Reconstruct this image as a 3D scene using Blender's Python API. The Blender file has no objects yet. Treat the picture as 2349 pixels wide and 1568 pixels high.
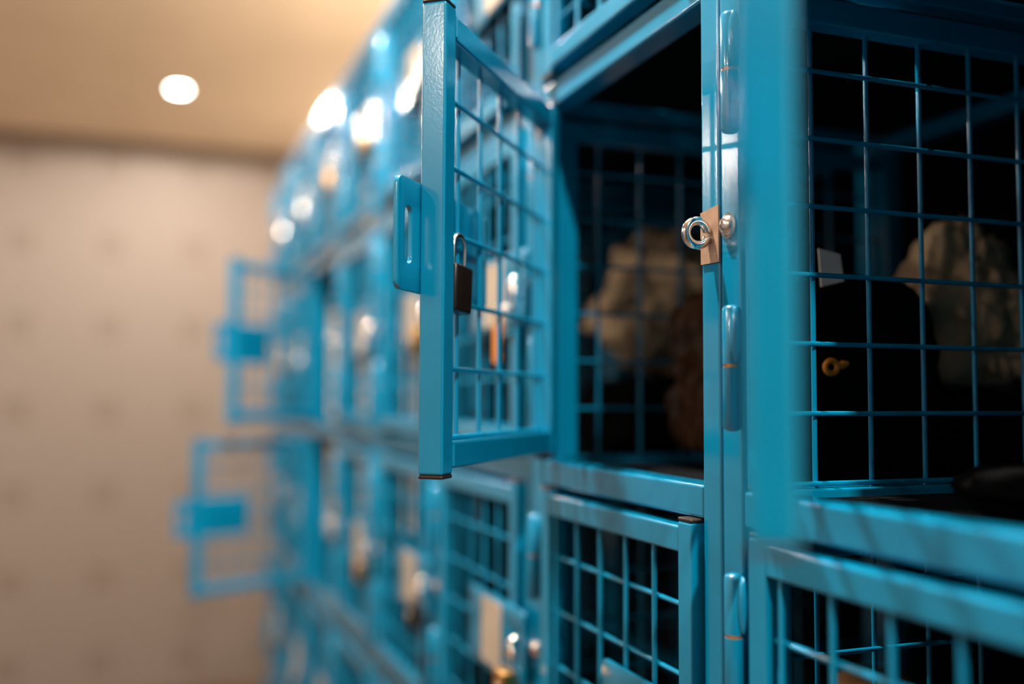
import bpy, bmesh, math, random
from mathutils import Vector, Matrix, noise
random.seed(7)
scene = bpy.context.scene
COL = scene.collection

# ------------------------------------------------------------------ heights (metres, rail under the open door = 0)
FLOOR = -1.37
CEIL = 1.335
FAR_X = 4.6

# ------------------------------------------------------------------ camera
cam_d = bpy.data.cameras.new('camera')
cam = bpy.data.objects.new('camera', cam_d)
COL.objects.link(cam)
yaw, pit, rol = -0.3563, 0.0571, 0.0045
Fv = Vector((math.cos(yaw)*math.cos(pit), math.sin(yaw)*math.cos(pit), math.sin(pit)))
Rv = Fv.cross(Vector((0, 0, 1))).normalized()
Uv = Rv.cross(Fv)
R2 = Rv*math.cos(rol) + Uv*math.sin(rol)
U2 = Uv*math.cos(rol) - Rv*math.sin(rol)
rot = Matrix((R2, U2, -Fv)).transposed()
cam.matrix_world = Matrix.Translation((-0.6399, 0.3878, 0.0623)) @ rot.to_4x4()
cam_d.lens = 35.0
cam_d.sensor_width = 36.0
cam_d.sensor_fit = 'HORIZONTAL'
cam_d.clip_start = 0.01
cam_d.dof.use_dof = True
cam_d.dof.focus_distance = 0.728
cam_d.dof.aperture_fstop = 1.45
scene.camera = cam

# ------------------------------------------------------------------ world, exposure
world = bpy.data.worlds.new('world')
scene.world = world
world.use_nodes = True
world.node_tree.nodes['Background'].inputs[0].default_value = (1.0, 0.9, 0.8, 1)
world.node_tree.nodes['Background'].inputs[1].default_value = 0.02
vs = scene.view_settings
vs.view_transform = 'Standard'
vs.look = 'None'
vs.gamma = 1.0
vs.use_curve_mapping = False
vs.exposure = 1.9
LAMP_W = 40.0
LAMP_COL = (1.0, 0.90, 0.78)

# ------------------------------------------------------------------ materials
def new_mat(name):
    m = bpy.data.materials.new(name)
    m.use_nodes = True
    nt = m.node_tree
    return m, nt, nt.nodes['Principled BSDF']

def paint(name, col, rough=0.3, metal=0.0, coat=0.0, var=0.12, scale=60, bump=0.0, bscale=300, spec=0.5):
    m, nt, b = new_mat(name)
    tc = nt.nodes.new('ShaderNodeTexCoord')
    n = nt.nodes.new('ShaderNodeTexNoise')
    n.inputs['Scale'].default_value = scale
    n.inputs['Detail'].default_value = 4
    nt.links.new(tc.outputs['Object'], n.inputs['Vector'])
    r = nt.nodes.new('ShaderNodeValToRGB')
    r.color_ramp.elements[0].position = 0.3
    r.color_ramp.elements[1].position = 0.7
    r.color_ramp.elements[0].color = tuple(c*(1-var) for c in col) + (1,)
    r.color_ramp.elements[1].color = tuple(min(1, c*(1+var)) for c in col) + (1,)
    nt.links.new(n.outputs['Fac'], r.inputs['Fac'])
    nt.links.new(r.outputs['Color'], b.inputs['Base Color'])
    b.inputs['Roughness'].default_value = rough
    b.inputs['Metallic'].default_value = metal
    b.inputs['Specular IOR Level'].default_value = spec
    if coat:
        b.inputs['Coat Weight'].default_value = coat
        b.inputs['Coat Roughness'].default_value = 0.06
    if bump:
        n2 = nt.nodes.new('ShaderNodeTexNoise')
        n2.inputs['Scale'].default_value = bscale
        n2.inputs['Detail'].default_value = 3
        nt.links.new(tc.outputs['Object'], n2.inputs['Vector'])
        bp = nt.nodes.new('ShaderNodeBump')
        bp.inputs['Strength'].default_value = bump
        bp.inputs['Distance'].default_value = 0.001
        nt.links.new(n2.outputs['Fac'], bp.inputs['Height'])
        nt.links.new(bp.outputs['Normal'], b.inputs['Normal'])
    return m

M = {}
M['blue'] = paint('blue_enamel', (0.0005, 0.205, 0.385), rough=0.17, coat=0.25, var=0.06, scale=14, bump=0.05, bscale=500)
for _n in M['blue'].node_tree.nodes:
    if _n.type == 'BSDF_PRINCIPLED':
        _n.inputs['IOR'].default_value = 1.65
M['inside'] = paint('shade_dark_sheet', (0.005, 0.006, 0.007), rough=0.95, var=0.15, scale=20, spec=0.04)  # near-black colour stands in for interior shade on shelves and backs
M['cap'] = paint('brown_black_plastic', (0.022, 0.010, 0.006), rough=0.45, var=0.2, scale=200)
M['brass'] = paint('brass', (0.72, 0.40, 0.14), rough=0.28, metal=1.0, var=0.1, scale=80)
M['washer'] = paint('rusty_brass_washer', (0.62, 0.26, 0.07), rough=0.4, metal=0.7, var=0.25, scale=200)
M['chrome'] = paint('bright_steel', (0.82, 0.80, 0.78), rough=0.12, metal=1.0, var=0.05, scale=120, bump=0.06, bscale=900)
M['steel'] = paint('zinc_steel', (0.75, 0.70, 0.66), rough=0.24, metal=1.0, var=0.08, scale=120)
M['bounce_sheet'] = paint('pale_bounce_sheet', (0.78, 0.76, 0.73), rough=0.5, metal=0.0, var=0.06, scale=12)  # unseen locker tops, made pale to bounce light onto the ceiling
M['tape'] = paint('brown_card', (0.33, 0.195, 0.12), rough=0.6, var=0.12, scale=120, bump=0.1)
M['card'] = paint('cream_card', (0.42, 0.35, 0.28), rough=0.9, var=0.05, scale=60, spec=0.1)
M['black'] = paint('black_cloth', (0.003, 0.0028, 0.003), rough=0.95, var=0.3, scale=150, bump=0.4, bscale=700, spec=0.05)
M['blackmetal'] = paint('black_lacquer', (0.012, 0.008, 0.006), rough=0.3, var=0.2, scale=100)
M['orange'] = paint('orange_plastic', (0.80, 0.26, 0.02), rough=0.35, var=0.1, scale=80)
M['white'] = paint('white_label', (0.72, 0.66, 0.60), rough=0.6, var=0.06, scale=90)
M['beige'] = paint('beige_canvas', (0.55, 0.40, 0.25), rough=0.85, var=0.2, scale=30, bump=0.5, bscale=500, spec=0.2)
M['paper'] = paint('kraft_paper', (0.50, 0.34, 0.20), rough=0.7, var=0.2, scale=25, bump=0.2, bscale=120, spec=0.3)
M['leather'] = paint('brown_leather', (0.040, 0.016, 0.006), rough=0.55, var=0.6, scale=18, bump=0.4, bscale=180, spec=0.15)
M['tan'] = paint('tan_leather', (0.46, 0.24, 0.10), rough=0.5, var=0.2, scale=40, bump=0.3, bscale=200)
M['red'] = paint('red_strap', (0.35, 0.02, 0.015), rough=0.7, var=0.2, scale=80)
M['rubber'] = paint('rubber', (0.02, 0.02, 0.02), rough=0.8, var=0.2, scale=60)

def mat_emit(name, col, s):
    m = bpy.data.materials.new(name)
    m.use_nodes = True
    nt = m.node_tree
    for n in list(nt.nodes):
        nt.nodes.remove(n)
    e = nt.nodes.new('ShaderNodeEmission')
    e.inputs[0].default_value = col + (1,)
    e.inputs[1].default_value = s
    o = nt.nodes.new('ShaderNodeOutputMaterial')
    nt.links.new(e.outputs[0], o.inputs[0])
    return m
M['lens'] = mat_emit('lamp_lens', (1.0, 0.95, 0.88), 14.0)
M['trim'] = paint('white_trim', (0.8, 0.76, 0.7), rough=0.4, var=0.04)

def plaster(name, col, var=0.05):
    return paint(name, col, rough=0.75, var=var, scale=3.0, bump=0.15, bscale=90, spec=0.25)
M['ceiling'] = plaster('tan_ceiling', (0.86, 0.715, 0.55))
M['palewall'] = plaster('pale_plaster', (0.80, 0.70, 0.58))
M['sidewall'] = plaster('dark_side_wall', (0.045, 0.030, 0.022))

def wallpaper():
    m, nt, b = new_mat('printed_wallpaper')
    N, Lk = nt.nodes, nt.links
    g = N.new('ShaderNodeNewGeometry')
    sep = N.new('ShaderNodeSeparateXYZ')
    Lk.new(g.outputs['Position'], sep.inputs[0])
    def math_(op, a, b_=None, c=None):
        n = N.new('ShaderNodeMath')
        n.operation = op
        for i, v in enumerate((a, b_, c)):
            if v is None:
                continue
            if isinstance(v, (int, float)):
                n.inputs[i].default_value = v
            else:
                Lk.new(v, n.inputs[i])
        return n.outputs[0]
    def cell(o, off, step):
        t = math_('MULTIPLY_ADD', o, 1/step, -off/step + 0.5)
        t = math_('FRACT', t)
        return math_('MULTIPLY', math_('ABSOLUTE', math_('SUBTRACT', t, 0.5)), step)   # distance to the motif centre
    dy = cell(sep.outputs['Y'], 0.543, 0.397)
    dz = cell(sep.outputs['Z'], -0.003, 0.403)
    def band(d, lo, hi):
        return math_('MULTIPLY', math_('GREATER_THAN', d, lo), math_('LESS_THAN', d, hi))
    # four small squares with a bar between them
    sq = math_('MULTIPLY', band(dy, 0.010, 0.030), band(dz, 0.010, 0.030))
    bars = math_('MULTIPLY', math_('LESS_THAN', dy, 0.058), math_('MULTIPLY', math_('LESS_THAN', dz, 0.058),
             math_('ADD', band(dy, 0.036, 0.046), band(dz, 0.036, 0.046))))
    motif = math_('MINIMUM', math_('ADD', sq, bars), 1.0)
    nz = N.new('ShaderNodeTexNoise')
    nz.inputs['Scale'].default_value = 1.5
    mixn = N.new('ShaderNodeMix'); mixn.data_type = 'RGBA'
    mixn.inputs['A'].default_value = (0.245, 0.200, 0.172, 1)
    mixn.inputs['B'].default_value = (0.275, 0.226, 0.194, 1)
    Lk.new(nz.outputs['Fac'], mixn.inputs['Factor'])
    mix = N.new('ShaderNodeMix'); mix.data_type = 'RGBA'
    Lk.new(mixn.outputs['Result'], mix.inputs['A'])
    mix.inputs['B'].default_value = (0.14, 0.095, 0.062, 1)
    Lk.new(math_('MULTIPLY', motif, 0.68), mix.inputs['Factor'])
    Lk.new(mix.outputs['Result'], b.inputs['Base Color'])
    b.inputs['Roughness'].default_value = 0.55
    b.inputs['Specular IOR Level'].default_value = 0.3
    return m
M['wallpaper'] = wallpaper()

def wood_floor():
    m, nt, b = new_mat('wood_floor')
    N, Lk = nt.nodes, nt.links
    tc = N.new('ShaderNodeTexCoord')
    mp = N.new('ShaderNodeMapping')
    mp.inputs['Scale'].default_value = (1.2, 9, 1)
    Lk.new(tc.outputs['Object'], mp.inputs[0])
    n = N.new('ShaderNodeTexNoise')
    n.inputs['Scale'].default_value = 4
    n.inputs['Detail'].default_value = 6
    Lk.new(mp.outputs[0], n.inputs['Vector'])
    r = N.new('ShaderNodeValToRGB')
    r.color_ramp.elements[0].color = (0.10, 0.055, 0.028, 1)
    r.color_ramp.elements[1].color = (0.20, 0.11, 0.055, 1)
    Lk.new(n.outputs['Fac'], r.inputs['Fac'])
    Lk.new(r.outputs['Color'], b.inputs['Base Color'])
    b.inputs['Roughness'].default_value = 0.4
    return m
M['floor'] = wood_floor()

# ------------------------------------------------------------------ mesh helpers
def to_mesh(bm, name, smooth=False):
    me = bpy.data.meshes.new(name)
    bm.to_mesh(me)
    bm.free()
    if smooth:
        for p in me.polygons:
            p.use_smooth = True
    return me

def hard_normals(me):
    """Smooth shading with area-weighted corner normals, so wide faces stay flat and only the bevels roll."""
    for p in me.polygons:
        p.use_smooth = True
    acc = [Vector((0, 0, 0)) for _ in me.vertices]
    for p in me.polygons:
        w = p.area**3
        for v in p.vertices:
            acc[v] += p.normal*w*1e18
    me.normals_split_custom_set_from_vertices([a.normalized() if a.length > 0 else Vector((0, 0, 1)) for a in acc])
    return me

def auto_smooth(me, ang=40):
    bm = bmesh.new(); bm.from_mesh(me)
    for f in bm.faces:
        f.smooth = True
    for e in bm.edges:
        e.smooth = e.calc_face_angle(0) < math.radians(ang)
    bm.to_mesh(me); bm.free()
    return me

def bm_box(bm, x0, x1, y0, y1, z0, z1, bev=0.0, seg=2):
    r = bmesh.ops.create_cube(bm, size=1)
    vs_ = r['verts']
    for v in vs_:
        v.co = Vector(((x0+x1)/2 + v.co.x*(x1-x0), (y0+y1)/2 + v.co.y*(y1-y0), (z0+z1)/2 + v.co.z*(z1-z0)))
    if bev > 0:
        es = list({e for v in vs_ for e in v.link_edges})
        bmesh.ops.bevel(bm, geom=es, offset=bev, segments=seg, profile=0.5, affect='EDGES')

_cache = {}
def box_mesh(x0, x1, y0, y1, z0, z1, bev=0.0, seg=2, name='box'):
    key = ('box', round(x0, 5), round(x1, 5), round(y0, 5), round(y1, 5), round(z0, 5), round(z1, 5), bev, seg)
    if key not in _cache:
        bm = bmesh.new()
        bm_box(bm, x0, x1, y0, y1, z0, z1, bev, seg)
        _cache[key] = hard_normals(to_mesh(bm, name))
    return _cache[key]

def bm_rod(bm, a, b, r, n=10, caps=True):
    a, b = Vector(a), Vector(b)
    d = b - a
    q = d.to_track_quat('Z', 'Y').to_matrix().to_4x4()
    bmesh.ops.create_cone(bm, cap_ends=caps, segments=n, radius1=r, radius2=r, depth=d.length,
                          matrix=Matrix.Translation((a+b)/2) @ q)

def rod_mesh(length, axis, r, n=10, name='rod'):
    key = ('rod', round(length, 5), axis, r, n)
    if key not in _cache:
        bm = bmesh.new()
        v = {'x': (length, 0, 0), 'y': (0, length, 0), 'z': (0, 0, length)}[axis]
        bm_rod(bm, (0, 0, 0), v, r, n)
        _cache[key] = auto_smooth(to_mesh(bm, name), 60)
    return _cache[key]

def lathe(profile, n=20, axis='z', name='lathe', ang=40):
    bm = bmesh.new()
    rings = []
    for (r, h) in profile:
        ring = []
        for i in range(n):
            a = 2*math.pi*i/n
            c = (r*math.cos(a), r*math.sin(a), h)
            if axis == 'y':
                c = (c[0], c[2], -c[1])
            ring.append(bm.verts.new(c))
        rings.append(ring)
    for k in range(len(rings)-1):
        for i in range(n):
            bm.faces.new((rings[k][i], rings[k][(i+1) % n], rings[k+1][(i+1) % n], rings[k+1][i]))
    bm.faces.new(list(reversed(rings[0])))
    bm.faces.new(rings[-1])
    bmesh.ops.recalc_face_normals(bm, faces=bm.faces)
    return auto_smooth(to_mesh(bm, name), ang)

def tube_path(bm, pts, r, n=10, closed=False):
    rings = []
    up = None
    for i, p in enumerate(pts):
        p = Vector(p)
        a = Vector(pts[i-1]) if i > 0 or closed else p
        c = Vector(pts[(i+1) % len(pts)]) if i < len(pts)-1 or closed else p
        t = (c - a).normalized()
        if up is None:
            up = t.orthogonal().normalized()
        up = (up - t*up.dot(t)).normalized()
        s = t.cross(up)
        rr = r[i] if isinstance(r, (list, tuple)) else r
        rings.append([bm.verts.new(p + (up*math.cos(2*math.pi*k/n) + s*math.sin(2*math.pi*k/n))*rr) for k in range(n)])
    m = len(rings)
    for i in range(m if closed else m-1):
        A, B = rings[i], rings[(i+1) % m]
        for k in range(n):
            bm.faces.new((A[k], A[(k+1) % n], B[(k+1) % n], B[k]))
    if not closed:
        bm.faces.new(list(reversed(rings[0])))
        bm.faces.new(rings[-1])

def prism(outline, y0, y1, hole=None, name='plate', bev=0.0):
    """Plate in the local x-z plane, thickness along y; hole = second closed outline with the same number of points."""
    bm = bmesh.new()
    def ring(o, y):
        return [bm.verts.new((x, y, z)) for x, z in o]
    of, ob = ring(outline, y1), ring(outline, y0)
    n = len(outline)
    for i in range(n):
        bm.faces.new((of[i], of[(i+1) % n], ob[(i+1) % n], ob[i]))
    if hole:
        hf, hb = ring(hole, y1), ring(hole, y0)
        for i in range(n):
            bm.faces.new((hf[i], hb[i], hb[(i+1) % n], hf[(i+1) % n]))
            bm.faces.new((of[i], hf[i], hf[(i+1) % n], of[(i+1) % n]))
            bm.faces.new((ob[i], ob[(i+1) % n], hb[(i+1) % n], hb[i]))
    else:
        bm.faces.new(of)
        bm.faces.new(list(reversed(ob)))
    bmesh.ops.recalc_face_normals(bm, faces=bm.faces)
    if bev:
        es = [e for e in bm.edges if e.calc_face_angle(0) > math.radians(60)]
        bmesh.ops.bevel(bm, geom=es, offset=bev, segments=2, profile=0.5, affect='EDGES')
    return auto_smooth(to_mesh(bm, name), 35)

def rrect(x0, x1, z0, z1, r, per=5):
    pts = []
    for cx, cz, a0 in ((x1-r, z1-r, 0), (x0+r, z1-r, 90), (x0+r, z0+r, 180), (x1-r, z0+r, 270)):
        for i in range(per):
            a = math.radians(a0 + 90*i/(per-1))
            pts.append((cx + r*math.cos(a), cz + r*math.sin(a)))
    return pts

# ------------------------------------------------------------------ object helpers
def link(name, me, mat=None, parent=None, loc=(0, 0, 0), rz=0.0):
    if mat and me is not None and not me.materials:
        me.materials.append(M[mat])
    o = bpy.data.objects.new(name, me)
    COL.objects.link(o)
    o.location = loc
    o.rotation_euler = (0, 0, rz)
    if parent:
        o.parent = parent
    return o

def tag(o, label=None, cat=None, group=None, kind=None):
    if label: o['label'] = label
    if cat: o['category'] = cat
    if group: o['group'] = group
    if kind: o['kind'] = kind
    return o

# ------------------------------------------------------------------ room shell
X0, X1, Y0, Y1 = -3.2, FAR_X, -0.50, 3.0
def slab(name, x0, x1, y0, y1, z0, z1, mat):
    return tag(link(name, box_mesh(x0, x1, y0, y1, z0, z1, name=name), mat), kind='structure')
slab('floor', X0, X1, Y0, Y1, FLOOR-0.05, FLOOR, 'floor')
slab('ceiling', X0, X1, Y0, Y1, CEIL, CEIL+0.05, 'ceiling')
slab('wall_far', X1, X1+0.1, Y0-0.1, Y1+0.1, FLOOR-0.05, CEIL+0.05, 'wallpaper')
slab('wall_right', X0, X1, Y0-0.1, Y0, FLOOR-0.05, CEIL+0.05, 'palewall')
slab('wall_left', X0, X1, Y1, Y1+0.1, FLOOR-0.05, CEIL+0.05, 'wallpaper')
slab('wall_near', X0-0.1, X0, Y0-0.1, Y1+0.1, FLOOR-0.05, CEIL+0.05, 'sidewall')

# ------------------------------------------------------------------ ceiling downlights and an added fill row
ring_me = lathe([(0.031, -0.001), (0.034, -0.006), (0.046, -0.006), (0.050, -0.002), (0.050, 0.0), (0.031, 0.0)], 32, name='trim_ring')
lens_me = lathe([(0.0005, -0.010), (0.016, -0.009), (0.026, -0.006), (0.0315, -0.002), (0.0315, -0.0005), (0.0005, -0.0005)], 32, name='lens')
LAMPS = [(3.63, 0.27, 0.5), (1.97, 0.27, 0.42), (0.31, 0.30, 1.35), (-1.35, 0.30, 1.15),
         (3.63, 2.60, 0.4), (1.97, 2.60, 0.35), (0.31, 2.60, 0.25), (-1.35, 2.60, 0.25)]  # this row is added out of view, for fill and reflections
LAMP_LABEL = ['small round white downlight glowing in the tan ceiling near the far wall',
              'round white ceiling downlight above the far half of the blue lockers',
              'round white ceiling downlight above the open wire mesh door',
              'round white ceiling downlight behind the viewer beside the lockers',
              'added unseen fill downlight across the aisle near the far wall',
              'added unseen fill downlight across the aisle from the far lockers',
              'added unseen fill downlight across the aisle from the open locker',
              'added unseen fill downlight across the aisle behind the viewer']
for i, (x, y, k) in enumerate(LAMPS):
    e = tag(link('ceiling_downlight', None, loc=(x, y, CEIL)), LAMP_LABEL[i], 'lamp', 'ceiling downlights')
    link('trim_ring', ring_me, 'trim', e)
    link('lens', lens_me, 'lens', e)
    ld = bpy.data.lights.new('downlight_beam', 'SPOT')
    ld.energy = LAMP_W*k
    ld.color = LAMP_COL
    ld.spot_size = math.radians(179)
    ld.spot_blend = 0.12
    ld.shadow_soft_size = 0.022
    lo = bpy.data.objects.new('downlight_beam', ld)
    COL.objects.link(lo)
    lo.parent = e
    lo.location = (0, 0, -0.022)

# ------------------------------------------------------------------ locker geometry constants
W = 0.3136            # clear opening
POST = 0.025
PITCH = W + 2*POST + 0.0015
DEPTH = 0.47
ROWS = [(0.387, 0.723), (0.0, 0.362), (-0.373, -0.025), (-0.738, -0.398), (-1.125, -0.763)]
ROW_NAME = ['top row', 'second row', 'third row', 'fourth row', 'bottom row']
RAILS = [(0.723, 0.748), (0.362, 0.387), (-0.025, 0.0), (-0.398, -0.373), (-0.763, -0.738), (-1.150, -1.125)]
PIV_X, PIV_Y = 0.3105, 0.0095
UE = 0.3070           # door length from the pivot
WO, WI = -0.0015, -0.0215
UH = 0.0140            # hinge stile starts here
ST = 0.02
WR = 0.0021

def wire_zs(h):
    return [h - 0.064 - 0.0525*j for j in range(7) if h - 0.064 - 0.0525*j > ST*0.9]
WIRE_US = [0.046 + 0.0495*i for i in range(5)]
WV, WHZ = WO - 0.0040, WO - 0.0040 - 2*WR + 0.0006      # vertical wires outside, horizontal wires inside

def door_frame_mesh(h):
    key = ('doorframe', round(h, 4))
    if key not in _cache:
        bm = bmesh.new()
        bv = 0.0022
        bm_box(bm, -UE, -UE+ST, WI, WO, 0, h, bv, 3)
        bm_box(bm, -UH-ST, -UH, WI, WO, 0, h, bv, 3)
        bm_box(bm, -UE+ST-0.001, -UH-ST+0.001, WI+0.0006, WO-0.0006, 0.004, 0.024, bv, 3)
        bm_box(bm, -UE+ST-0.001, -UH-ST+0.001, WI+0.0006, WO-0.0006, h-0.024, h-0.004, bv, 3)
        # weld beads where rails meet stiles
        for x in (-UE+ST, -UH-ST):
            for z in (0.014, h-0.014):
                bm_rod(bm, (x, WI-0.0002, z-0.008), (x, WI-0.0002, z+0.008), 0.0013, 8)
        _cache[key] = hard_normals(to_mesh(bm, 'door_frame'))
    return _cache[key]

def door_wires_joined(h):
    key = ('doorwires', round(h, 4))
    if key not in _cache:
        bm = bmesh.new()
        for u in WIRE_US:
            bm_rod(bm, (-u, WV, 0.012), (-u, WV, h-0.012), WR, 8)
        for z in wire_zs(h):
            bm_rod(bm, (-UE+0.010, WHZ, z), (-UH-0.010, WHZ, z), WR, 8)
        _cache[key] = auto_smooth(to_mesh(bm, 'door_wires'), 60)
    return _cache[key]

cap_me = box_mesh(-0.0098, 0.0098, -0.0098, 0.0098, 0, 0.003, 0.0012, 2, name='end_cap')

# hasp: flat slotted plate on the outer face, reaching past the door edge over the post
def hasp_mesh():
    if 'hasp' not in _cache:
        out = rrect(-0.343, -0.165, -0.041, 0.041, 0.007, 7)
        slot = rrect(-0.3315, -0.3185, -0.021, 0.021, 0.0061, 7)
        # slot outline keeps the same point count, so faces bridge one to one
        _cache['hasp'] = prism(out, WO+0.0002, WO+0.0042, slot, 'hasp', 0.0006)
    return _cache['hasp']
card_me = prism(rrect(-0.276, -0.212, -0.036, 0.036, 0.003, 4), WO+0.0043, WO+0.0052, None, 'label_card')

# hinge barrel in two halves with a brass washer between
HR = 0.0063
def dome(r, up=True):
    return [(r*math.cos(math.radians(a)), r*0.55*math.sin(math.radians(a))) for a in (0, 30, 55, 75, 88)]
lower_me = lathe([(r, -0.0415-h) for r, h in reversed(dome(HR))] + [(HR, -0.0011)], 20, name='hinge_lower')
upper_me = lathe([(HR, 0.0011)] + [(r, 0.0385+h) for r, h in dome(HR)], 20, name='hinge_upper')
wash_me = lathe([(HR*0.93, -0.0013), (HR*0.93, 0.0013)], 20, name='washer')
def hinge_mesh(kind):
    key = 'hinge_'+kind
    if key not in _cache:
        bm = bmesh.new()
        bm.from_mesh(lower_me if kind == 'lower' else upper_me)
        if kind == 'upper':      # weld fillet tying the upper barrel to the door stile
            ms = bmesh.ops.create_uvsphere(bm, u_segments=10, v_segments=8, radius=1)
            for v in ms['verts']:
                v.co = Vector((-0.0068 + v.co.x*0.0042, -0.0028 + v.co.y*0.0042, 0.021 + v.co.z*0.0195))
        else:                    # weld fillet tying the lower barrel to the post
            ms = bmesh.ops.create_uvsphere(bm, u_segments=10, v_segments=8, radius=1)
            for v in ms['verts']:
                v.co = Vector((0.005 + v.co.x*0.004, -0.0055 + v.co.y*0.003, -0.021 + v.co.z*0.018))
        _cache[key] = auto_smooth(to_mesh(bm, key), 50)
    return _cache[key]

# eye bolt: open ring in the x = const plane, with a shank into the post
def eye_mesh():
    if 'eye' not in _cache:
        bm = bmesh.new()
        pts = []
        Rm = 0.0090
        for i in range(41):
            a = math.radians(200 + 332*i/40)       # gap faces the post, just below the shank
            pts.append((0, Rm*math.cos(a), Rm*math.sin(a)))
        tube_path(bm, pts, 0.0034, 14)
        tube_path(bm, [(0, -0.0075, 0.0035), (0, -0.0105, 0.0025), (0, -0.0150, 0.001)], 0.0032, 12)
        bmesh.ops.recalc_face_normals(bm, faces=bm.faces)
        _cache['eye'] = auto_smooth(to_mesh(bm, 'eye_bolt'), 50)
    return _cache['eye']

bolt_me = lathe([(0.0094, 0.0), (0.0094, 0.0011), (0.0074, 0.0018), (0.0068, 0.0032), (0.0054, 0.0048), (0.0036, 0.0056), (0.0027, 0.0057), (0.0026, 0.0030), (0.0004, 0.0026)],
                24, axis='y', name='button_bolt', ang=30)

plate_outline = [(-0.0125, -0.0205), (0.0118, -0.0198), (0.0122, 0.0188), (-0.0122, 0.0212)]
plate_me = prism(plate_outline, 0.0002, 0.0016, None, 'backing_plate')

def joined_wires_partition(h):
    key = ('pw', round(h, 4))
    if key not in _cache:
        bm = bmesh.new()
        for i in range(8):
            y = -(0.0712 + 0.0504*i)
            bm_rod(bm, (0.328, y, -0.004), (0.328, y, h-0.008), 0.0019, 8)
        for j in range(8):
            z = 0.0023 + 0.0504*j
            if z < h:
                bm_rod(bm, (0.3245, -0.030, z), (0.3245, -0.445, z), 0.0019, 8)
        _cache[key] = auto_smooth(to_mesh(bm, 'partition_wires'), 60)
    return _cache[key]

DETAIL_DOOR = {(0, 1), (0, 2), (1, 0), (1, 1), (1, 2), (2, 0), (2, 1), (2, 2), (0, 0), (3, 2), (3, 1)}
DETAIL_PART = {(0, 1), (0, 2), (1, 1)}
OPEN = {(1, 1): 39.7, (0, 1): 33.7, (5, 1): 45.0, (5, 2): 65.0}
SHIFT = (-0.003, -0.0075)     # cranked hinge leaf: an open door sits a little in from its pin
DOORS = {}

UNIT_LABEL = {
 0: 'nearest blue wire locker column at right, its open door seen edge on',
 1: 'blue wire locker column with the sharp open door and bare eye bolt',
 2: 'blue wire locker column just behind the sharp open door',
 3: 'blurred blue locker column, third from the near open door edge counting it as first',
 4: 'blurred blue locker column just in front of the two far open doors',
 5: 'blurred blue locker column with two open doors one above the other',
 6: 'blurred blue locker column just beyond the two far open doors',
 7: 'last blurred blue locker column at the far end of the row',
}
UNIT_LABEL[3] = 'blurred blue locker column half hidden by the tall sharp door stile'

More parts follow.
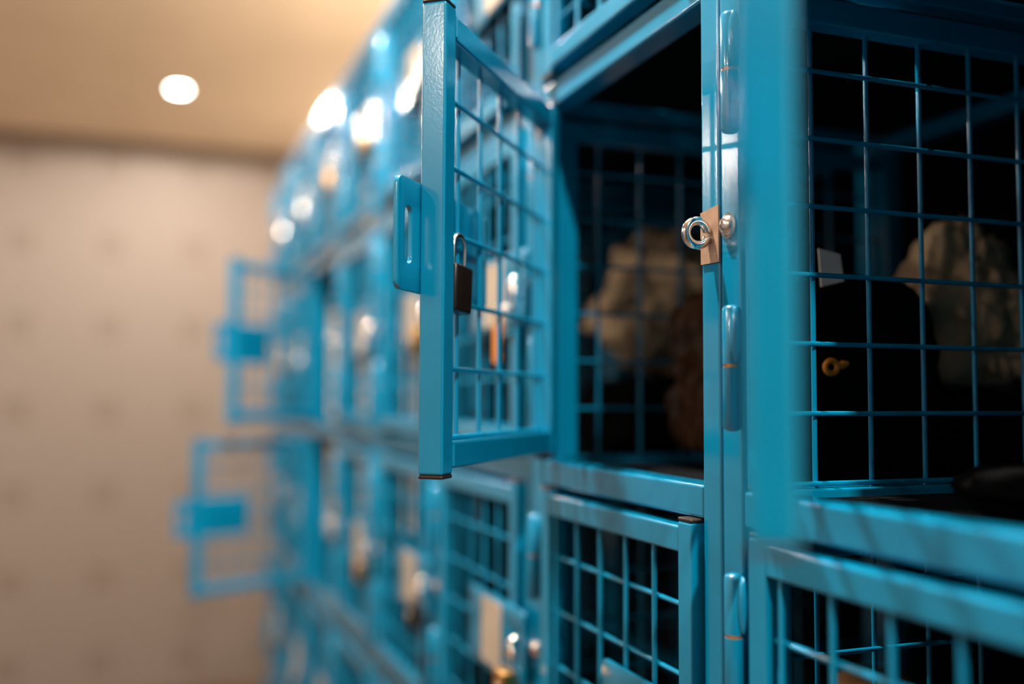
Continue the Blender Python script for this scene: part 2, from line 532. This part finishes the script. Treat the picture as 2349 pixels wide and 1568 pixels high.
def build_unit(k):
    ox = k and (k-1)*PITCH or -PITCH
    if k >= 1:
        ox = (k-1)*PITCH
    root = tag(link('wire_locker', None, loc=(ox, 0, FLOOR)), UNIT_LABEL[k], 'locker', 'blue wire mesh lockers')
    zf = -FLOOR
    def P(name, me, mat, loc=(0, 0, 0), rz=0, parent=None):
        return link(name, me, mat, parent or root, loc, rz)
    # posts (front and back), standing on rubber feet
    ph = 0.748 - FLOOR - 0.012
    for x in (-POST, W):
        for y in (-POST, -DEPTH):
            p = P('post', box_mesh(0, POST, 0, POST, 0, ph, 0.0028, 3, name='post'), 'blue', (x, y, 0.012))
            link('rubber_foot', box_mesh(0, POST, 0, POST, 0, 0.012, 0.001, 1, name='rubber_foot'), 'rubber', p, (0, 0, -0.012))
    # rails front and back, side bars, shelves, back sheet
    for (z0, z1) in RAILS:
        P('front_rail', box_mesh(0, W, -POST, 0, 0, 0.025, 0.0026, 3, name='front_rail'), 'blue', (0, -0.0006, zf+z0))
        P('back_rail', box_mesh(0, W, 0, POST, 0, 0.025, 0.002, 1, name='back_rail'), 'blue', (0, -DEPTH, zf+z0))
        P('shelf', box_mesh(0.0, W, -DEPTH+POST, -POST, 0, 0.0015, name='shelf'), 'inside', (0, 0, zf+z0+0.017))
    for (r0, r1) in ROWS:
        P('partition_bar', box_mesh(0.3165, 0.3345, -DEPTH+POST, -POST, 0, 0.020, 0.0018, 2, name='partition_bar'), 'blue', (0, 0, zf+r1-0.024))
        P('partition_bar', box_mesh(0.3165, 0.3345, -DEPTH+POST, -POST, 0, 0.020, 0.0018, 2, name='partition_bar'), 'blue', (0, 0, zf+r0-0.0205))
        P('partition_bar', box_mesh(0.3160, 0.3340, -0.042, -POST, 0, r1-r0-0.024, 0.0018, 2, name='partition_bar'), 'blue', (0, 0, zf+r0))
    P('back_panel', box_mesh(-POST, W+POST, -0.001, 0.001, 0, 0.748-RAILS[-1][0], name='back_panel'), 'inside', (0, -DEPTH-0.0015, zf+RAILS[-1][0]))
    P('top_panel', box_mesh(-POST, W+POST, -DEPTH, -0.002, 0, 0.0015, name='top_panel'), 'bounce_sheet', (0, 0, zf+0.748))
    if k == 0:
        P('light_block_panel', box_mesh(0, 0.0015, -DEPTH, 0, 0, 0.748-RAILS[-1][0], name='light_block_panel'), 'blue', (-POST-0.0016, 0, zf+RAILS[-1][0]))  # added unseen sheet, keeps side light out of the nearest column
    for ri, (r0, r1) in enumerate(ROWS):
        h = r1 - r0
        # partition mesh
        if (k, ri) in DETAIL_PART:
            for i in range(8):
                P('partition_wire', rod_mesh(h-0.004, 'z', 0.0019, 10, 'partition_wire'), 'blue', (0.328, -(0.0712+0.0504*i), zf+r0-0.004))
            for j in range(8):
                z = 0.0023 + 0.0504*j
                if z < h:
                    P('partition_wire', rod_mesh(0.415, 'y', 0.0019, 10, 'partition_wire'), 'blue', (0.3245, -0.445, zf+r0+z))
        else:
            tag(P('partition_wires', joined_wires_partition(h), 'blue', (0, 0, zf+r0)), kind='stuff')
        # door
        dz0, dz1 = r0+0.0063, r1-0.0030
        dh = dz1-dz0
        th = math.radians(OPEN.get((k, ri), 0))
        sx, sy = SHIFT if th else (0, 0)
        d = P('door', door_frame_mesh(dh), 'blue', (PIV_X+sx, PIV_Y+sy, zf+dz0), -th)
        DOORS[(k, ri)] = d
        if (k, ri) in OPEN:
            d['label'] = 'open wire mesh door swung out on its hinges'
        if (k, ri) in DETAIL_DOOR:
            for u in WIRE_US:
                link('wire', rod_mesh(dh-0.024, 'z', WR, 12, 'wire'), 'blue', d, (-u, WV, 0.012))
            for z in wire_zs(dh):
                link('wire', rod_mesh(UE-UH-0.020, 'x', WR, 12, 'wire'), 'blue', d, (-UE+0.010, WHZ, z))
        else:
            tag(link('wire_mesh', door_wires_joined(dh), 'blue', d), kind='stuff')
        for x in (-UE+ST/2, -UH-ST/2):
            for z in (-0.0028, dh-0.0002):
                c = link('end_cap', cap_me, 'cap', d, (x, (WO+WI)/2, z))
        hz = h*0.5 - 0.0063
        hp = link('hasp', hasp_mesh(), 'blue', d, (0, 0, hz))
        hp['label'] = 'slotted blue steel hasp plate'
        if (k, ri) not in OPEN and k >= 2:
            lc = link('label_card', card_me, 'card', d, (0, 0, hz))
            lc['label'] = 'blank cream card on the hasp plate'
        # hinges
        for zc in (r0+0.0856, r1-0.0710):
            hg = P('hinge', hinge_mesh('lower'), 'blue', (PIV_X, PIV_Y, zf+zc))
            link('hinge_upper', hinge_mesh('upper'), 'blue', hg, (0, 0, 0), -th)
            w_ = link('washer', wash_me, 'washer', hg)
            w_['label'] = 'thin rusty brass washer'
        # eye bolt on the near post, button bolt on the far post
        ez = zf + r0 + h*0.5 + 0.0020
        eb = P('eye_bolt', eye_mesh(), 'chrome', (-0.0145, 0.0122, ez))
        eb['label'] = 'shiny open steel eye bolt'
        P('button_bolt', bolt_me, 'steel', (W+0.0141, 0.0, ez+0.0025))['label'] = 'dull steel button head bolt'
        if (k, ri) in ((1, 1),):
            bp_ = P('backing_plate', plate_me, 'tape', (-0.0140, 0.0, ez-0.0014))
            bp_['label'] = 'brown card pad behind the eye bolt'
    return root
for k in range(0, 8):
    build_unit(k)

# ------------------------------------------------------------------ padlocks
def padlock_meshes():
    bm = bmesh.new()
    bm_box(bm, -0.015, 0.015, -0.0075, 0.0075, -0.034, 0.0, 0.0025, 3)
    body = auto_smooth(to_mesh(bm, 'body'), 50)
    bm = bmesh.new()
    pts = [(-0.0095, 0, -0.003), (-0.0095, 0, 0.006)]
    pts += [(0.0095*math.cos(a), 0, 0.010+0.0095*math.sin(a)) for a in [math.pi*(1-i/10) for i in range(11)]]
    pts += [(0.0095, 0, 0.006), (0.0095, 0, -0.003)]
    tube_path(bm, pts, 0.0023, 10)
    bmesh.ops.recalc_face_normals(bm, faces=bm.faces)
    sh = auto_smooth(to_mesh(bm, 'shackle'), 50)
    base = lathe([(0.0055, 0), (0.0055, 0.0012), (0.0045, 0.002), (0.0008, 0.002)], 16, axis='y', name='keyhole_disc')
    return body, sh, base
body0, sh0, disc0 = padlock_meshes()
def padlock(k, ri, style, label, group='padlocks on the lockers', tag_mat=None):
    h = ROWS[ri][1]-ROWS[ri][0]
    ez = ROWS[ri][0] + h*0.5 + 0.0020
    x = (k-1)*PITCH - 0.0145
    root = tag(link('padlock', None, loc=(x, 0.0265, ez-0.0215)), label, 'padlock', group)
    body = body0.copy(); sh = sh0.copy(); dm = disc0.copy()
    link('body', body, style, root)
    link('shackle', sh, 'chrome', root, (0, -0.006, 0.003))
    link('keyhole_disc', dm, 'chrome' if style != 'steel' else 'brass', root, (0, 0.0074, -0.018))
    if tag_mat:
        t = link('key_tag', prism(rrect(-0.010, 0.010, -0.050, -0.008, 0.004, 4), 0.010, 0.012, None, 'key_tag'), tag_mat, root, (-0.004, 0, -0.012))
        t['label'] = 'small hanging plastic tag'
COLS_TXT = {2: 'locker column just behind the sharp open door', 3: 'locker column half hidden by the sharp door stile',
            4: 'column in front of the two far open doors', 5: 'column with the two far open doors',
            6: 'column just beyond the two far open doors', 7: 'last column of the row'}
ROW_TXT = {0: 'top', 1: 'second', 2: 'third', 3: 'fourth'}
LOCKS = [(2, 0, 'steel', None), (3, 0, 'steel', None), (4, 0, 'brass', None), (5, 0, 'brass', None), (6, 0, 'steel', None), (7, 0, 'steel', None),
         (2, 1, 'steel', 'orange'), (3, 1, 'brass', None), (4, 1, 'steel', None), (6, 1, 'steel', None), (7, 1, 'brass', None),
         (2, 2, 'brass', None), (3, 2, 'blackmetal', None), (4, 2, 'brass', None), (6, 2, 'steel', None), (7, 2, 'steel', None),
         (3, 3, 'brass', None), (4, 3, 'brass', None), (5, 3, 'steel', None), (6, 3, 'steel', None), (7, 3, 'brass', None)]
SN = {'steel': 'silver', 'brass': 'brass', 'blackmetal': 'black'}
for k, ri, st, tg in LOCKS:
    padlock(k, ri, st, '%s padlock%s, %s row, %s' % (SN[st], ', orange tag' if tg else '', ROW_TXT[ri], COLS_TXT[k]), tag_mat=tg)

# black combination lock hooked on the mesh of the sharp open door, behind its stile
def door_point(k, ri, u, w, z):
    th = math.radians(OPEN[(k, ri)])
    px, py = (k-1)*PITCH + PIV_X + SHIFT[0], PIV_Y + SHIFT[1]
    return Vector((px - u*math.cos(th) + w*math.sin(th), py + u*math.sin(th) + w*math.cos(th), z))
lp = door_point(1, 1, 0.2620, WI+0.0085, 0.1285)
lock = tag(link('combination_padlock', None, loc=lp, rz=-math.radians(37+8)), 'small black combination padlock hanging on the mesh of the sharp open door', 'padlock')
lock.rotation_euler = (0.0, math.radians(4), -math.radians(45))
bm = bmesh.new(); bm_box(bm, -0.0145, 0.0145, -0.0065, 0.0065, 0, 0.0375, 0.0028, 3)
link('body', auto_smooth(to_mesh(bm, 'body'), 50), 'blackmetal', lock)
bm = bmesh.new(); bm_box(bm, -0.0147, -0.0120, -0.0040, 0.0040, 0.0020, 0.0200, 0.0008, 2)
link('dial_frame', auto_smooth(to_mesh(bm, 'dial_frame'), 50), 'brass', lock)
for i in range(3):
    bm = bmesh.new(); bm_rod(bm, (-0.0140, -0.0034, 0.0055+i*0.0052), (-0.0140, 0.0034, 0.0055+i*0.0052), 0.0021, 12)
    link('number_dial', auto_smooth(to_mesh(bm, 'number_dial'), 50), 'blackmetal', lock)
bm = bmesh.new()
pts = [(-0.0095, 0, 0.034), (-0.0095, 0, 0.052)] + [(0.0095*math.cos(a), 0, 0.052+0.0095*math.sin(a)) for a in [math.pi*(1-i/10) for i in range(1, 10)]] + [(0.0095, 0, 0.052), (0.0095, 0, 0.034)]
tube_path(bm, pts, 0.0019, 10)
bmesh.ops.recalc_face_normals(bm, faces=bm.faces)
link('shackle', auto_smooth(to_mesh(bm, 'shackle'), 50), 'steel', lock)

# ------------------------------------------------------------------ contents of the lockers
def lump(name, mat, center, size, seed, amp=0.25, freq=3.0, sub=4, flat=True, pinch=None, parent=None, box=0.0):
    """Soft crumpled body: an icosphere pushed about by layered noise, resting flat on its base (z = 0 local)."""
    bm = bmesh.new()
    bmesh.ops.create_icosphere(bm, subdivisions=sub, radius=1)
    off = Vector((seed*3.1, seed*7.7, seed*1.3))
    for v in bm.verts:
        p = v.co.copy()
        if box:
            m = max(abs(p.x), abs(p.y), abs(p.z))
            p = p.lerp(p/m, box)
        n = noise.noise(p*freq + off)*0.6 + abs(noise.noise(p*freq*2.3 + off))*0.5 - 0.12
        p *= 1 + amp*n
        if pinch and p.z > 0:
            p.x *= 1 - pinch*p.z; p.y *= 1 - pinch*p.z
        v.co = Vector((p.x*size[0], p.y*size[1], p.z*size[2]))
    zmin = min(v.co.z for v in bm.verts)
    if flat:
        cut = zmin*0.86
        for v in bm.verts:
            v.co.z = max(v.co.z, cut) - cut
    me = to_mesh(bm, name, True)
    return link(name, me, mat, parent, center)

FL = 0.0 - 0.025 + 0.0185 + 0.0005            # shelf surface of the second row
# third column (k = 2): pale canvas bundle seen through the mesh partition
r = tag(link('canvas_bundle', None, loc=(0.52, -0.27, FL)), 'crumpled beige canvas bundle behind the mesh inside the open locker', 'bag')
lump('cloth', 'beige', (0, 0, 0.11), (0.085, 0.105, 0.095), 3, amp=0.55, freq=1.9, sub=5, pinch=0.25, parent=r)
u = lump('duffel_bag', 'black', (0.52, -0.27, FL), (0.105, 0.125, 0.052), 9, amp=0.25, freq=2.0, box=0.4)
r.location.z = FL + max(v.co.z for v in u.data.vertices) + 0.0005
for ch in r.children:
    ch.location.z = 0.0
tag(u, 'black cloth bag under the beige canvas bundle in the open locker', 'bag')
# second column (k = 1): brown leather bag, black backpack, paper bag
r = tag(link('leather_bag', None, loc=(0.235, -0.205, FL)), 'dark brown leather bag standing inside the open locker', 'bag')
lump('body', 'leather', (0, 0, 0), (0.058, 0.095, 0.095), 5, amp=0.35, freq=1.8, sub=5, box=0.35, pinch=0.15, parent=r)
bm = bmesh.new()
pts = [(-0.045, 0.055, 0.10), (-0.058, 0.062, 0.12), (-0.052, 0.05, 0.145), (-0.03, 0.02, 0.155), (-0.02, -0.02, 0.145), (-0.02, -0.03, 0.12)]
tube_path(bm, pts, 0.006, 8)
bmesh.ops.recalc_face_normals(bm, faces=bm.faces)
link('handle', auto_smooth(to_mesh(bm, 'handle'), 70), 'leather', r)
bm = bmesh.new(); bm_box(bm, -0.006, 0.006, -0.010, 0.010, -0.018, 0.018, 0.004, 2)
link('strap_end', auto_smooth(to_mesh(bm, 'strap_end')), 'tan', r, (-0.052, 0.058, 0.035))

r = tag(link('backpack', None, loc=(0.075, -0.195, FL)), 'black backpack with a white label and orange ring behind the mesh partition', 'backpack')
lump('body', 'black', (0, 0, 0), (0.045, 0.085, 0.095), 12, amp=0.18, freq=2.0, sub=4, box=0.4, pinch=0.1, parent=r)
wl = link('label_tag', prism([(-0.011, -0.011), (0.009, -0.016), (0.011, 0.015), (-0.008, 0.011)], -0.0006, 0.0006, None, 'label_tag'), 'white', r, (-0.052, 0.060, 0.176), math.radians(80))
bm = bmesh.new()
tube_path(bm, [(0, 0.0060*math.cos(2*math.pi*i/20), 0.0052*math.sin(2*math.pi*i/20)) for i in range(20)], 0.0022, 8, True)
tube_path(bm, [(0, -0.006, 0.001), (0, -0.011, 0.002), (0, -0.016, 0.003)], [0.0022, 0.0035, 0.0018], 8)
bmesh.ops.recalc_face_normals(bm, faces=bm.faces)
link('zip_ring', auto_smooth(to_mesh(bm, 'zip_ring'), 70), 'orange', r, (-0.056, 0.064, 0.095))

r = tag(link('paper_bag', None, loc=(0.11, -0.362, FL)), 'crumpled brown paper bag behind the mesh at the right edge', 'bag')
lump('sheet', 'paper', (0, 0.005, 0.075), (0.045, 0.072, 0.075), 21, amp=0.6, freq=1.6, sub=5, box=0.45, pinch=0.35, parent=r)
paper_root = r
for ch in r.children:
    ch.location.z = 0.0
r = tag(link('sling_bag', None, loc=(0.11, -0.362, FL)), 'black cloth bag with a red strap under the crumpled paper bag', 'bag')
sb = lump('body', 'black', (0, 0, 0), (0.052, 0.075, 0.042), 23, amp=0.3, freq=1.8, sub=4, box=0.3, parent=r)
paper_root.location.z = FL + max(v.co.z for v in sb.data.vertices) + 0.0005
bm = bmesh.new()
tube_path(bm, [(-0.060, -0.020, 0.030), (-0.062, -0.032, 0.042), (-0.060, -0.042, 0.060), (-0.052, -0.050, 0.072)], 0.004, 8)
bmesh.ops.recalc_face_normals(bm, faces=bm.faces)
link('strap', auto_smooth(to_mesh(bm, 'strap'), 70), 'red', r)
# nearest column (k = 0): flat black pouch on the shelf
r = tag(link('pouch', None, loc=(-0.205, -0.20, FL)), 'flat black cloth pouch lying on the shelf at lower right', 'pouch')
lump('body', 'black', (0, 0, 0), (0.085, 0.115, 0.016), 31, amp=0.15, freq=1.5, sub=4, box=0.5, parent=r)
# third row, second column: tan strap standing in the dark
FL3 = -0.398 + 0.0190
r = tag(link('boot', None, loc=(0.16, -0.29, FL3)), 'tan leather boot in the dark locker at bottom right', 'boot')
bm = bmesh.new()
tube_path(bm, [(0, 0, 0.0), (0, 0, 0.05), (0.004, 0, 0.11), (0.004, 0, 0.17), (0.004, 0, 0.175)], [0.040, 0.042, 0.034, 0.038, 0.030], 16)
bmesh.ops.recalc_face_normals(bm, faces=bm.faces)
link('shaft', auto_smooth(to_mesh(bm, 'shaft'), 60), 'tan', r)
lump('toe', 'tan', (0.055, 0, 0.0), (0.07, 0.038, 0.034), 41, amp=0.08, freq=1.5, sub=3, parent=r)
